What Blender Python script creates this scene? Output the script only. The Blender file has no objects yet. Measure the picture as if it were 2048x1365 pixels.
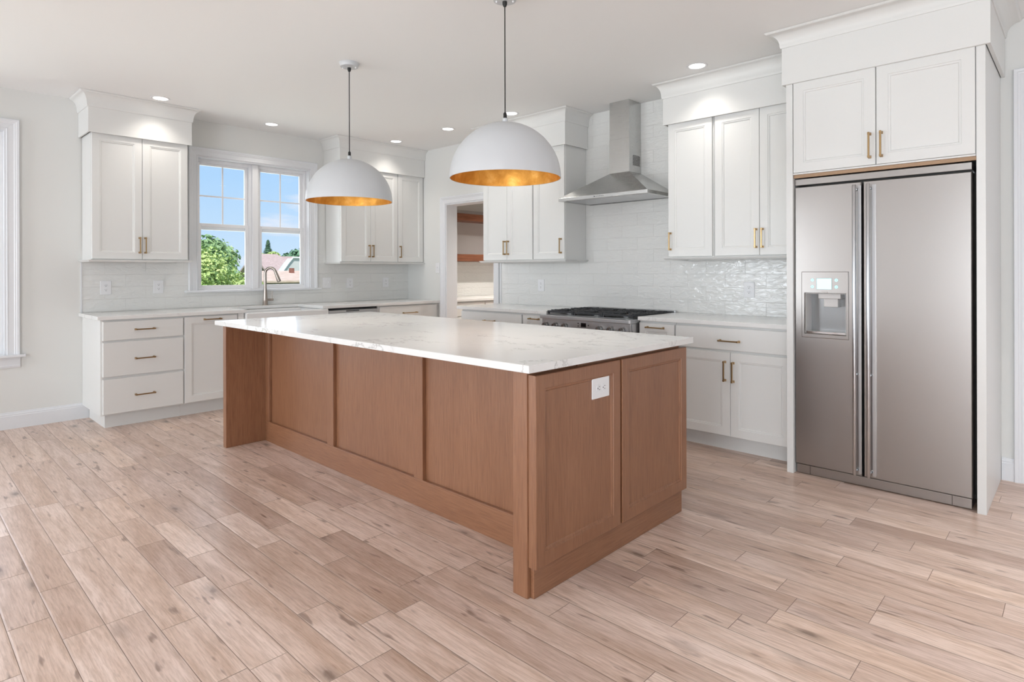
import bpy, bmesh, math, random
from mathutils import Vector, Matrix, Euler
PI = math.pi
C = bpy.context.scene.collection
SC = bpy.context.scene
random.seed(7)

# ------------------------------------------------------------------ camera
YAW, ROLL = 0.8105, -0.0026
cd = bpy.data.cameras.new('camera'); cam = bpy.data.objects.new('camera', cd); C.objects.link(cam)
cd.sensor_width = 36; cd.lens = 1205.85 * 36 / 2048; cd.shift_y = -(682.5 - 541.975) / 2048
cd.clip_start = 0.05; cd.clip_end = 300
fw = Vector((math.sin(YAW), math.cos(YAW), 0)); rt = Vector((math.cos(YAW), -math.sin(YAW), 0)); up = Vector((0, 0, 1))
r2 = rt * math.cos(ROLL) + up * math.sin(ROLL); u2 = up * math.cos(ROLL) - rt * math.sin(ROLL)
m = Matrix((r2, u2, -fw)).transposed().to_4x4(); m.translation = Vector((-4.687, -6.307, 1.2694))
cam.matrix_world = m
SC.camera = cam

# ------------------------------------------------------------------ view, world, sun, daylight
vs = SC.view_settings
vs.view_transform = 'Standard'; vs.look = 'None'; vs.gamma = 1; vs.use_curve_mapping = False
vs.exposure = -0.14

def world():
    w = bpy.data.worlds.new('sky'); SC.world = w; w.use_nodes = True
    N = w.node_tree.nodes; L = w.node_tree.links; N.clear()
    out = N.new('ShaderNodeOutputWorld'); bg = N.new('ShaderNodeBackground')
    tc = N.new('ShaderNodeTexCoord'); sep = N.new('ShaderNodeSeparateXYZ')
    L.new(tc.outputs['Generated'], sep.inputs[0])
    cr = N.new('ShaderNodeValToRGB'); e = cr.color_ramp.elements
    e[0].position = 0.0; e[0].color = (.62, .80, .98, 1)
    e[1].position = .6; e[1].color = (.20, .40, .86, 1)
    a = e.new(.14); a.color = (.44, .69, .99, 1)
    L.new(sep.outputs['Z'], cr.inputs[0])
    mp = N.new('ShaderNodeMapping'); mp.inputs['Scale'].default_value = (2.2, 2.2, 9)
    mp.inputs['Location'].default_value = (.3, .1, .35)
    L.new(tc.outputs['Generated'], mp.inputs[0])
    no = N.new('ShaderNodeTexNoise'); no.inputs['Scale'].default_value = 2.4; no.inputs['Detail'].default_value = 6
    L.new(mp.outputs[0], no.inputs[0])
    r = N.new('ShaderNodeValToRGB'); r.color_ramp.elements[0].position = .50; r.color_ramp.elements[1].position = .66
    L.new(no.outputs[0], r.inputs[0])
    mx = N.new('ShaderNodeMixRGB'); mx.inputs[2].default_value = (.93, .92, .98, 1)
    L.new(r.outputs[0], mx.inputs[0]); L.new(cr.outputs[0], mx.inputs[1])
    L.new(mx.outputs[0], bg.inputs[0]); bg.inputs[1].default_value = 1.12
    L.new(bg.outputs[0], out.inputs[0])
world()

def lamp(kind, name, loc, rot, energy, col=(1, 1, 1), **k):
    d = bpy.data.lights.new(name, kind); d.energy = energy; d.color = col
    for a, b in k.items(): setattr(d, a, b)
    o = bpy.data.objects.new(name, d); C.objects.link(o); o.location = loc; o.rotation_euler = rot
    return o
lamp('SUN', 'sun', (0, 0, 20), (math.radians(38), 0, math.radians(-42)), 4.6, (1, .96, .9), angle=.01)
RX0, RY0, CH = -9.4, -10.2, 2.758          # room extents, ceiling height
# daylight arriving through the windows of the left wall and of the wall behind the camera
for yy, ww, ee in ((-1.05, 1.7, 168), (-6.7, 2.0, 228), (-9.0, 1.6, 95)):
    lamp('AREA', 'daylight_left', (RX0 - .12, yy, 1.35), (0, -PI / 2 - math.radians(9), 0), ee, (.87, .935, 1), shape='RECTANGLE', size=2.1, size_y=ww)
for xx in (-7.3, -4.4, -1.6):
    lamp('AREA', 'daylight_behind', (xx, RY0 - .12, 1.35), (PI / 2 + math.radians(20), 0, 0), 12, (.93, .97, 1), shape='RECTANGLE', size=2.2, size_y=2.2)
lamp('AREA', 'daylight_side_window', (-4.95, .25, 1.5), (-PI / 2, 0, 0), 30, (.88, .94, 1), shape='RECTANGLE', size=1.8, size_y=1.7)
lamp('AREA', 'daylight_sink_window', (-1.94, .25, 1.75), (-PI / 2, 0, 0), 12, (.93, .97, 1), shape='RECTANGLE', size=1.1, size_y=1.2)

# ------------------------------------------------------------------ materials
M = {}
class NT:
    def __init__(s, name):
        s.m = bpy.data.materials.new(name); s.m.use_nodes = True
        s.N = s.m.node_tree.nodes; s.L = s.m.node_tree.links; s.N.clear()
        s.out = s.N.new('ShaderNodeOutputMaterial'); s.b = s.N.new('ShaderNodeBsdfPrincipled')
        s.L.new(s.b.outputs[0], s.out.inputs[0]); M[name] = s.m
    def n(s, t, **k):
        x = s.N.new('ShaderNode' + t)
        for a, v in k.items(): setattr(x, a, v)
        return x
    def set(s, **k):
        mp = dict(col='Base Color', rough='Roughness', metal='Metallic', spec='Specular IOR Level', coat='Coat Weight', trans='Transmission Weight', emi='Emission Color', es='Emission Strength', sss='Subsurface Weight')
        for a, v in k.items():
            if a in ('col', 'emi'): v = tuple(v) + (1,)
            s.b.inputs[mp[a]].default_value = v
        return s
    def coords(s, scale=(1, 1, 1), loc=(0, 0, 0), rot=(0, 0, 0)):
        tc = s.n('TexCoord'); mp = s.n('Mapping'); mp.inputs['Scale'].default_value = scale; mp.inputs['Location'].default_value = loc; mp.inputs['Rotation'].default_value = rot
        s.L.new(tc.outputs['Object'], mp.inputs[0]); return mp.outputs[0]
    def noise(s, vec, scale=5, detail=4, rough=.5, dist=0):
        x = s.n('TexNoise'); x.inputs['Scale'].default_value = scale; x.inputs['Detail'].default_value = detail; x.inputs['Roughness'].default_value = rough; x.inputs['Distortion'].default_value = dist
        s.L.new(vec, x.inputs['Vector']); return x.outputs[0]
    def ramp(s, v, stops):
        x = s.n('ValToRGB'); e = x.color_ramp.elements
        e[0].position, e[0].color = stops[0][0], tuple(stops[0][1]) + (1,)
        e[1].position, e[1].color = stops[-1][0], tuple(stops[-1][1]) + (1,)
        for p, c in stops[1:-1]:
            q = e.new(p); q.color = tuple(c) + (1,)
        s.L.new(v, x.inputs[0]); return x.outputs[0]
    def mix(s, f, a, b, mode='MIX'):
        x = s.n('MixRGB', blend_type=mode)
        for i, v in ((0, f), (1, a), (2, b)):
            if isinstance(v, (int, float)): x.inputs[i].default_value = v
            elif isinstance(v, tuple): x.inputs[i].default_value = v + (1,) if len(v) == 3 else v
            else: s.L.new(v, x.inputs[i])
        return x.outputs[0]
    def math(s, op, a, b=0, c=0):
        x = s.n('Math', operation=op)
        for i, v in enumerate((a, b, c)):
            if isinstance(v, (int, float)): x.inputs[i].default_value = v
            else: s.L.new(v, x.inputs[i])
        return x.outputs[0]
    def bump(s, h, strength=.1, dist=.01):
        x = s.n('Bump'); x.inputs['Strength'].default_value = strength; x.inputs['Distance'].default_value = dist
        s.L.new(h, x.inputs['Height']); s.L.new(x.outputs[0], s.b.inputs['Normal'])
    def tocol(s, v): s.L.new(v, s.b.inputs['Base Color'])

def paint(name, col, rough, bs=.02, scale=60):
    t = NT(name).set(col=col, rough=rough)
    v = t.coords(); n = t.noise(v, scale, 3)
    t.tocol(t.mix(.5, tuple(c * .985 for c in col), t.ramp(n, [(0, tuple(c * .97 for c in col)), (1, col)])))
    t.bump(n, bs, .002)
paint('wall_paint', (.775, .775, .75), .75, .05, 220)
paint('ceiling_paint', (.93, .93, .92), .9, .05, 220)
paint('trim_paint', (.79, .80, .82), .38)
paint('cabinet_paint', (.785, .785, .765), .36)
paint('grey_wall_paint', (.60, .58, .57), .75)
paint('white_plastic', (.84, .84, .85), .35)
paint('vinyl_white', (.88, .88, .89), .35)
paint('sink_ceramic', (.84, .84, .83), .14)
paint('lamp_white', (.62, .635, .65), .33)

def steel(name, col, rough, sc=(2, 2, 160), var=.05, aniso=0.0):
    t = NT(name).set(col=col, rough=rough, metal=1.0)
    n = t.noise(t.coords(sc), 6, 5, .6)
    t.L.new(t.math('MULTIPLY_ADD', n, var, rough - var / 2), t.b.inputs['Roughness'])
    t.bump(n, .015, .001)
    t.b.inputs['Anisotropic'].default_value = aniso
steel('steel', (.56, .565, .575), .30)
steel('fridge_steel', (.36, .338, .322), .31, (160, 160, 1.5), .03)
steel('polished_steel', (.66, .65, .64), .12)
steel('hood_steel', (.58, .58, .57), .27, (3, 3, 200))
steel('nickel', (.36, .32, .285), .28)
steel('brass', (.40, .275, .14), .30)
steel('dark_steel', (.25, .25, .25), .35)
NT('black').set(col=(.012, .012, .013), rough=.45)
NT('cast_iron').set(col=(.022, .023, .026), rough=.5)
NT('black_glass').set(col=(.01, .01, .012), rough=.08)
NT('gap_dark').set(col=(.05, .048, .045), rough=.8)
NT('seam_brown').set(col=(.30, .21, .16), rough=.8)
NT('cord_black').set(col=(.01, .01, .01), rough=.5)
NT('slot_dark').set(col=(.12, .12, .12), rough=.6)
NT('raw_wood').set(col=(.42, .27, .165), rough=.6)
NT('bulb_glow').set(col=(1, .9, .7), emi=(1, .80, .52), es=3)
NT('downlight_glow').set(col=(1, 1, 1), emi=(1, .96, .90), es=5)
NT('screen_glow').set(col=(.2, .5, .5), emi=(.70, .97, 1), es=1.15)
NT('button_glow').set(col=(.2, .5, .5), emi=(.55, .95, .95), es=1.0)
NT('lit_window').set(col=(.8, .8, .8), rough=.5)

def gold():
    t = NT('gold_leaf').set(metal=1.0, rough=.42)
    v = t.coords()
    n = t.noise(v, 9, 6, .65, .4); n2 = t.noise(v, 30, 5)
    c = t.ramp(n, [(.3, (.50, .235, .045)), (.55, (.70, .38, .09)), (.75, (.88, .58, .22))])
    t.tocol(c); t.bump(n2, .25, .004)
    t.L.new(t.math('MULTIPLY_ADD', n2, .3, .3), t.b.inputs['Roughness'])
gold()

def glass():
    t = NT('window_glass'); t.N.remove(t.b)
    tr = t.n('BsdfTransparent'); gl = t.n('BsdfGlossy'); gl.inputs['Roughness'].default_value = .0
    fr = t.n('Fresnel'); fr.inputs[0].default_value = 1.25
    mx = t.n('MixShader'); t.L.new(fr.outputs[0], mx.inputs[0]); t.L.new(tr.outputs[0], mx.inputs[1]); t.L.new(gl.outputs[0], mx.inputs[2]); t.L.new(mx.outputs[0], t.out.inputs[0])
glass()

def cabinet_wood(name, sc):
    t = NT(name).set(rough=.40, spec=.55, coat=.4); t.b.inputs['Coat Roughness'].default_value = .34
    g = t.noise(t.coords(sc), 5, 7, .62, .35)
    b = t.noise(t.coords(tuple(max(x * .08, .35) for x in sc)), 3, 3)
    c = t.ramp(g, [(.32, (.222, .094, .044)), (.5, (.278, .124, .060)), (.68, (.316, .149, .075))])
    c2 = t.mix(t.ramp(b, [(.35, (0, 0, 0)), (.65, (1, 1, 1))]), c, t.mix(1.0, c, (.90, .87, .84), 'MULTIPLY'))
    t.tocol(c2); t.bump(g, .06, .002)
cabinet_wood('maple_v', (26, 26, 1.6)); cabinet_wood('maple_x', (1.6, 26, 26)); cabinet_wood('maple_y', (26, 1.6, 26))
def shelf_wood():
    t = NT('shelf_wood').set(rough=.4)
    g = t.noise(t.coords((1.2, 20, 20)), 5, 6)
    t.tocol(t.ramp(g, [(.3, (.17, .055, .025)), (.7, (.29, .11, .055))]))
shelf_wood()

def quartz():
    t = NT('quartz').set(rough=.16, spec=.42)
    v = t.coords((1, 1, 1))
    w = t.n('TexNoise'); w.inputs['Scale'].default_value = 1.7; w.inputs['Detail'].default_value = 7; w.inputs['Roughness'].default_value = .62
    mp = t.n('Mapping'); mp.inputs['Scale'].default_value = (1.25, .75, 1); mp.inputs['Rotation'].default_value = (0, 0, .7); mp.inputs['Location'].default_value = (2.3, .4, 0)
    t.L.new(v, mp.inputs[0]); t.L.new(mp.outputs[0], w.inputs['Vector'])
    d = t.math('ABSOLUTE', t.math('SUBTRACT', w.outputs[0], .5))
    vein = t.ramp(d, [(0, (1, 1, 1)), (.0035, (.7, .7, .7)), (.008, (.10, .10, .10)), (.022, (0, 0, 0))])
    mask = t.ramp(t.noise(v, 1.6, 3), [(.50, (0, 0, 0)), (.60, (1, 1, 1))])
    f = t.math('MULTIPLY', vein, mask)
    cloud = t.ramp(t.noise(v, 2.2, 5), [(.3, (.80, .795, .775)), (.7, (.84, .835, .82))])
    t.tocol(t.mix(t.math('MULTIPLY', f, .55), cloud, (.34, .33, .31)))
quartz()

def tile(name, gcol, tcol, off, plane, bstr):
    # plane 'x': wall lies along world y (object space x); rows run in z
    t = NT(name).set(rough=.09, spec=.6)
    tc = t.n('TexCoord'); sep = t.n('SeparateXYZ'); t.L.new(tc.outputs['Object'], sep.inputs[0])
    cmb = t.n('CombineXYZ'); t.L.new(t.math('ADD', sep.outputs['X'], off[0]), cmb.inputs[0]); t.L.new(t.math('ADD', sep.outputs['Z'], off[1]), cmb.inputs[1])
    b = t.n('TexBrick'); b.inputs['Scale'].default_value = 1; b.inputs['Brick Width'].default_value = .3235; b.inputs['Row Height'].default_value = .1088
    b.inputs['Mortar Size'].default_value = .0016; b.inputs['Mortar Smooth'].default_value = .3; b.offset = .5
    b.inputs['Color1'].default_value = tcol + (1,); b.inputs['Color2'].default_value = tuple(c * .975 for c in tcol) + (1,); b.inputs['Mortar'].default_value = gcol + (1,)
    t.L.new(cmb.outputs[0], b.inputs['Vector']); t.tocol(b.outputs['Color'])
    v = t.coords((9, 9, 22)); wn = t.noise(v, 1.6, 3, .55, .8)
    h = t.math('SUBTRACT', t.math('MULTIPLY', wn, .55), t.math('MULTIPLY', b.outputs['Fac'], .22))
    t.bump(h, bstr, .012)
    t.L.new(t.math('MULTIPLY_ADD', b.outputs['Fac'], .5, .09), t.b.inputs['Roughness'])
tile('zellige_tile', (.70, .695, .67), (.79, .79, .765), (0, 0), 'x', .8)

def floor_mat():
    t = NT('oak_planks').set(rough=.36, spec=.5)
    at = t.n('Attribute', attribute_name='plank'); sp = t.n('SeparateColor'); t.L.new(at.outputs['Color'], sp.inputs[0])
    tc = t.n('TexCoord')
    cmb = t.n('CombineXYZ'); t.L.new(t.math('MULTIPLY', sp.outputs[0], 37.), cmb.inputs[0]); t.L.new(t.math('MULTIPLY', sp.outputs[1], 23.), cmb.inputs[1]); t.L.new(t.math('MULTIPLY', sp.outputs[0], 11.), cmb.inputs[2])
    add = t.n('VectorMath', operation='ADD'); t.L.new(tc.outputs['Object'], add.inputs[0]); t.L.new(cmb.outputs[0], add.inputs[1])
    def mp(sc):
        q = t.n('Mapping'); q.inputs['Scale'].default_value = sc; t.L.new(add.outputs[0], q.inputs[0]); return q.outputs[0]
    fine = t.noise(mp((75, 4.5, 1)), 2.0, 8, .68, .3)
    broad = t.noise(mp((9, 1.1, 1)), 1.6, 5, .6, .6)
    # cathedral rings
    wv = t.n('TexWave', wave_type='RINGS', rings_direction='Z'); wv.inputs['Scale'].default_value = 5.5; wv.inputs['Distortion'].default_value = 7; wv.inputs['Detail'].default_value = 3; wv.inputs['Detail Scale'].default_value = 1.3
    t.L.new(mp((3.2, .55, 1)), wv.inputs['Vector'])
    base = t.mix(sp.outputs[2], (.57, .42, .355), (.89, .725, .645))
    hue = t.math('FRACT', t.math('MULTIPLY', sp.outputs[0], 7.31))
    base = t.mix(t.math('MULTIPLY', hue, .35), base, t.mix(1.0, base, (1.03, .96, .84), 'MULTIPLY'))
    c = t.mix(t.ramp(fine, [(.38, (1, 1, 1)), (.58, (0, 0, 0))]), base, t.mix(1.0, base, (.76, .72, .68), 'MULTIPLY'))
    c = t.mix(t.math('MULTIPLY', t.ramp(broad, [(.40, (0, 0, 0)), (.62, (1, 1, 1))]), .9), c, t.mix(1.0, c, (.78, .72, .66), 'MULTIPLY'))
    c = t.mix(t.math('MULTIPLY', t.ramp(wv.outputs[0], [(.60, (0, 0, 0)), (.9, (1, 1, 1))]), t.math('MULTIPLY', sp.outputs[1], .22)), c, (.66, .54, .46))
    # knots
    vo = t.n('TexVoronoi'); vo.inputs['Scale'].default_value = 1.0; t.L.new(mp((5.4, 2.3, 1)), vo.inputs['Vector'])
    wob = t.math('MULTIPLY_ADD', t.noise(mp((40, 22, 1)), 1, 3), .10, vo.outputs['Distance'])
    kn = t.ramp(wob, [(.10, (1, 1, 1)), (.14, (.5, .5, .5)), (.27, (0, 0, 0))])
    vs_ = t.n('SeparateColor'); t.L.new(vo.outputs['Color'], vs_.inputs[0])
    kn = t.math('MULTIPLY', kn, t.ramp(vs_.outputs[0], [(.46, (0, 0, 0)), (.54, (1, 1, 1))]))
    c = t.mix(t.math('MULTIPLY', kn, .7), c, (.10, .062, .045))
    # small dark checks along the grain
    ck = t.noise(mp((30, 5.5, 1)), 1.1, 2, .4)
    c = t.mix(t.math('MULTIPLY', t.ramp(ck, [(.655, (0, 0, 0)), (.73, (1, 1, 1))]), .65), c, (.17, .10, .07))
    # pale edge wear
    ed = t.n('Attribute', attribute_name='edge'); 
    c = t.mix(t.math('MULTIPLY', t.ramp(ed.outputs['Fac'], [(.0, (0, 0, 0)), (1, (1, 1, 1))]), .55), c, (.62, .50, .43))
    t.tocol(c); t.bump(fine, .05, .002)
    t.L.new(t.math('MULTIPLY_ADD', fine, .12, .25), t.b.inputs['Roughness'])
floor_mat()

def simple_noise(name, a, b, scale, rough=.8, sc=(1, 1, 1)):
    t = NT(name).set(rough=rough)
    t.tocol(t.ramp(t.noise(t.coords(sc), scale, 5), [(.35, a), (.65, b)]))
simple_noise('grass', (.10, .20, .04), (.20, .32, .08), 3)
simple_noise('leaf_bright', (.30, .46, .12), (.74, .84, .34), 1.3)
simple_noise('leaf_mid', (.20, .36, .14), (.36, .52, .24), 1.5)
simple_noise('leaf_dark', (.10, .24, .13), (.24, .42, .24), 1.6)
simple_noise('bark', (.10, .07, .05), (.22, .16, .12), 6)
simple_noise('shingle_pink', (.44, .33, .29), (.58, .45, .41), 7, .9, (1, 1, 5))
simple_noise('shingle_red', (.42, .29, .26), (.56, .42, .38), 7, .9, (1, 1, 5))
simple_noise('shingle_tan', (.62, .46, .34), (.74, .58, .46), 4, .9)
simple_noise('siding', (.66, .66, .62), (.74, .74, .70), 2)
simple_noise('fence_wood', (.12, .10, .05), (.26, .24, .14), 8, .8, (8, 8, 1))
simple_noise('brick', (.22, .09, .06), (.30, .13, .09), 9)

# ------------------------------------------------------------------ mesh helpers
class MB:
    def __init__(s): s.v = []; s.f = []; s.mi = []; s.m = 0
    def add(s, vs, fs):
        n = len(s.v); s.v += [tuple(v) for v in vs]
        for f in fs: s.f.append([i + n for i in f]); s.mi.append(s.m)
        return s
    def box(s, x0, x1, y0, y1, z0, z1):
        return s.add([(x, y, z) for z in (z0, z1) for y in (y0, y1) for x in (x0, x1)],
                     [(0, 1, 3, 2), (4, 6, 7, 5), (0, 4, 5, 1), (2, 3, 7, 6), (0, 2, 6, 4), (1, 5, 7, 3)])
    def rings(s, rings, cap0=True, cap1=True):
        n = len(rings[0]); k = len(s.v); vs = [p for r in rings for p in r]; fs = []
        for i in range(len(rings) - 1):
            for j in range(n):
                a = i * n + j; b = i * n + (j + 1) % n
                fs.append((a, b, b + n, a + n))
        if cap0: fs.append(tuple(range(n))[::-1])
        if cap1: fs.append(tuple(range((len(rings) - 1) * n, len(rings) * n)))
        return s.add(vs, fs)
    def prism(s, poly, z0, z1):
        return s.rings([[(x, y, z0) for x, y in poly], [(x, y, z1) for x, y in poly]])
    def lathe(s, prof, seg=32, c=(0, 0, 0), cap0=False, cap1=False):
        return s.rings([[(c[0] + r * math.cos(2 * PI * j / seg), c[1] + r * math.sin(2 * PI * j / seg), c[2] + z) for j in range(seg)] for r, z in prof], cap0, cap1)
    def disc_y(s, x, z, y0, y1, r, seg=24, r1=None):   # short cylinder pointing along -y
        r1 = r if r1 is None else r1
        return s.rings([[(x + q * math.cos(2 * PI * j / seg), y, z + q * math.sin(2 * PI * j / seg)) for j in range(seg)] for y, q in ((y0, r), (y1, r1))])
    def tube(s, path, rad, seg=14):
        P = [Vector(p) for p in path]; R = rad if isinstance(rad, (list, tuple)) else [rad] * len(P)
        rings = []; n = None
        for i, p in enumerate(P):
            t = (P[min(i + 1, len(P) - 1)] - P[max(i - 1, 0)]).normalized()
            if n is None: n = t.orthogonal().normalized()
            n = (n - t * n.dot(t)).normalized(); b = t.cross(n)
            rings.append([tuple(p + (n * math.cos(2 * PI * j / seg) + b * math.sin(2 * PI * j / seg)) * R[i]) for j in range(seg)])
        return s.rings(rings)
    def sweep(s, path, prof, mapf=lambda a, b, h: (a, b, h), side=1):
        # path: plan polyline; prof: (offset, height) closed outline; mitred corners
        P = [Vector(p) for p in path]; rings = []
        for i in range(len(P)):
            d0 = (P[i] - P[i - 1]).normalized() if i > 0 else None
            d1 = (P[i + 1] - P[i]).normalized() if i < len(P) - 1 else None
            if d0 is None: d0 = d1
            if d1 is None: d1 = d0
            n0 = Vector((d0.y, -d0.x)) * side; n1 = Vector((d1.y, -d1.x)) * side
            o = (n0 + n1) / (1 + n0.dot(n1))
            rings.append([mapf(P[i].x + o.x * q, P[i].y + o.y * q, h) for q, h in prof])
        return s.rings(rings)
    def build(s, name, mats, parent=None, bevel=0, smooth=False, loc=None, seg=2, angle=35):
        me = bpy.data.meshes.new(name); me.from_pydata(s.v, [], s.f)
        if isinstance(mats, str): mats = [mats]
        for q in mats: me.materials.append(M[q])
        for p, i in zip(me.polygons, s.mi): p.material_index = i
        bm = bmesh.new(); bm.from_mesh(me); bmesh.ops.recalc_face_normals(bm, faces=bm.faces)
        bm.to_mesh(me); bm.free()
        if smooth:
            for p in me.polygons: p.use_smooth = True
        o = bpy.data.objects.new(name, me); C.objects.link(o)
        if parent: o.parent = parent
        if loc: o.location = loc
        if smooth and smooth != 'all':
            md = o.modifiers.new('edges', 'EDGE_SPLIT'); md.split_angle = math.radians(angle)
        if bevel:
            b = o.modifiers.new('bevel', 'BEVEL'); b.width = bevel; b.segments = seg; b.limit_method = 'ANGLE'; b.angle_limit = math.radians(40)
        return o

def tag(o, label=None, cat=None, group=None, kind=None):
    if label: o['label'] = label
    if cat: o['category'] = cat
    if group: o['group'] = group
    if kind: o['kind'] = kind
    return o
def thing(name, label, cat, loc=(0, 0, 0), rz=0, group=None, kind=None):
    o = bpy.data.objects.new(name, None); o.empty_display_size = .1; C.objects.link(o)
    o.location = loc; o.rotation_euler = (0, 0, rz)
    return tag(o, label, cat, group, kind)
def copy_tree(o, parent=None):
    c = o.copy(); C.objects.link(c); c.parent = parent
    for ch in list(o.children): copy_tree(ch, c)
    return c
RW = -PI / 2     # things on the right-hand (range) wall: local x runs along world -y, local -y points into the room

# ------------------------------------------------------------------ room shell
WT = .165
def struct(name, mb, mat, **k): return tag(mb.build(name, mat, **k), kind='structure')
# window openings in the back wall
W1 = (-2.531, -1.345, 1.085, 2.407)      # above the sink
W2 = (-5.92, -3.974, .60, 2.425)         # left of the cabinets
m_ = MB()
yb0, yb1 = 0, .15
for x0, x1, z0, z1 in ((RX0, W2[0], 0, CH), (W2[0], W2[1], 0, W2[2]), (W2[0], W2[1], W2[3], CH), (W2[1], W1[0], 0, CH), (W1[0], W1[1], 0, W1[2]), (W1[0], W1[1], W1[3], CH), (W1[1], 2.6, 0, CH)):
    m_.box(x0, x1, yb0, yb1, z0, z1)
struct('wall_back', m_, 'wall_paint')
DW = (-1.583, -.757, 2.071)              # doorway to the pantry
D2 = (-6.98, -6.08, 2.38)                # closed door right of the fridge
m_ = MB()
for y0, y1, z0, z1 in ((DW[1], 0, 0, CH), (DW[0], DW[1], DW[2], CH), (D2[1], DW[0], 0, CH), (D2[0], D2[1], D2[2], CH), (RY0, D2[0], 0, CH)):
    m_.box(0, WT, y0, y1, z0, z1)
struct('wall_right', m_, 'wall_paint')
LW = [(-1.05, 1.7, .35, 2.42), (-6.7, 2.0, .35, 2.42), (-9.0, 1.6, .35, 2.42)]
m_ = MB(); yc = 0.0
edges = [0.0]
for c, w, z0, z1 in LW:
    m_.box(RX0 - .15, RX0, c + w / 2, yc, 0, CH); m_.box(RX0 - .15, RX0, c - w / 2, c + w / 2, 0, z0); m_.box(RX0 - .15, RX0, c - w / 2, c + w / 2, z1, CH); yc = c - w / 2
m_.box(RX0 - .15, RX0, RY0, yc, 0, CH)
struct('wall_left', m_, 'wall_paint')
BW = [(-7.3, 2.0, .05, 2.35), (-4.4, 2.0, .6, 2.35), (-1.6, 2.0, .6, 2.35)]
m_ = MB(); xc = RX0
for c, w, z0, z1 in BW:
    m_.box(xc, c - w / 2, RY0 - .15, RY0, 0, CH); m_.box(c - w / 2, c + w / 2, RY0 - .15, RY0, 0, z0); m_.box(c - w / 2, c + w / 2, RY0 - .15, RY0, z1, CH); xc = c + w / 2
m_.box(xc, 0, RY0 - .15, RY0, 0, CH)
struct('wall_front', m_, 'wall_paint')
m_ = MB().box(RX0 - .15, 2.75, RY0 - .15, .15, CH, CH + .2); struct('ceiling', m_, 'ceiling_paint')
# pantry behind the doorway
m_ = MB().box(2.6, 2.75, -3.2, .15, 0, CH); m_.box(WT, 2.6, -3.3, -3.2, 0, CH); struct('wall_pantry', m_, 'wall_paint')

# floor planks, running along the island
def make_floor():
    P = .1258; X0 = -4.377
    known = {-4.377: [-3.547], -4.257: [-3.305, -2.10], -4.127: [-3.75], -3.881: [-3.145, -3.647], -3.994: [-3.937], -3.379: [-3.923], -3.252: [-4.307],
             -3.622: [-4.617], -3.498: [-4.42], -2.74: [-5.235], -2.615: [-4.976, -5.776], -2.484: [-5.472], -2.232: [-5.74], -1.598: [-5.608], -1.724: [-5.837]}
    dark = [(-3.82, -3.4), (-3.32, -4.4), (-3.2, -4.2), (-2.57, -4.9)]
    rnd = random.Random(11); v = []; f = []; cols = []; edge = []
    nrow0 = int((RX0 - .1 - X0) / P) - 1; nrow1 = int((2.7 - X0) / P) + 1
    for r in range(nrow0, nrow1):
        x0 = X0 + r * P; x1 = x0 + P
        js = []
        for k, ys in known.items():
            if abs(k - x0) < P * .5: js += ys
        js.sort(reverse=True); ends = [.1]
        y = .1
        targets = js + [None]
        for tjs in targets:
            lim = RY0 - .1 if tjs is None else tjs
            while True:
                L = rnd.choice((.42, .55, .7, .85, 1.0, 1.2)) * rnd.uniform(.85, 1.15)
                if y - L < lim + .3: break
                y -= L; ends.append(y)
            if tjs is not None: y = tjs; ends.append(y)
        ends.append(RY0 - .1)
        for a, b in zip(ends[:-1], ends[1:]):
            if x1 < RX0 - .1: continue
            n = len(v); g = .0008; e = .006
            xa, xb, ya, yb = x0 + g, x1 - g, b + g, a - g
            outer = [(xa, ya), (xb, ya), (xb, yb), (xa, yb)]; inner = [(xa + e, ya + .002), (xb - e, ya + .002), (xb - e, yb - .002), (xa + e, yb - .002)]
            v += [(p[0], p[1], -.0006) for p in outer] + [(p[0], p[1], 0) for p in inner]
            edge += [rnd.choice((.25, .6, 1.0))] * 4 + [0] * 4
            f += [(n, n + 1, n + 5, n + 4), (n + 1, n + 2, n + 6, n + 5), (n + 2, n + 3, n + 7, n + 6), (n + 3, n, n + 4, n + 7), (n + 4, n + 5, n + 6, n + 7)]
            t = rnd.gauss(.64, .20)
            mx_, my_ = (x0 + x1) / 2, (a + b) / 2
            for dx, dy in dark:
                if x0 < dx < x1 and b < dy < a: t = .18
            c = (rnd.random(), rnd.random() ** 1.5, min(1, max(.05, t)), 1)
            cols += [c] * 8
    n = len(v)
    v += [(RX0 - .15, RY0 - .15, -.0025), (2.75, RY0 - .15, -.0025), (2.75, .15, -.0025), (RX0 - .15, .15, -.0025), (RX0 - .15, RY0 - .15, -.12), (2.75, RY0 - .15, -.12), (2.75, .15, -.12), (RX0 - .15, .15, -.12)]
    f += [(n, n + 1, n + 2, n + 3), (n + 7, n + 6, n + 5, n + 4), (n, n + 4, n + 5, n + 1), (n + 2, n + 6, n + 7, n + 3), (n + 1, n + 5, n + 6, n + 2), (n, n + 3, n + 7, n + 4)]
    cols += [(0, 0, 0, 1)] * 8; edge += [0] * 8
    me = bpy.data.meshes.new('floor'); me.from_pydata(v, [], f)
    ca = me.color_attributes.new('plank', 'FLOAT_COLOR', 'POINT')
    for i, c in enumerate(cols): ca.data[i].color = c
    ea = me.attributes.new('edge', 'FLOAT', 'POINT')
    for i, c in enumerate(edge): ea.data[i].value = c
    me.materials.append(M['oak_planks']); me.materials.append(M['seam_brown'])
    for p in me.polygons[len(f) - 6:]: p.material_index = 1
    o = bpy.data.objects.new('floor', me); C.objects.link(o); tag(o, kind='structure')
make_floor()

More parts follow.
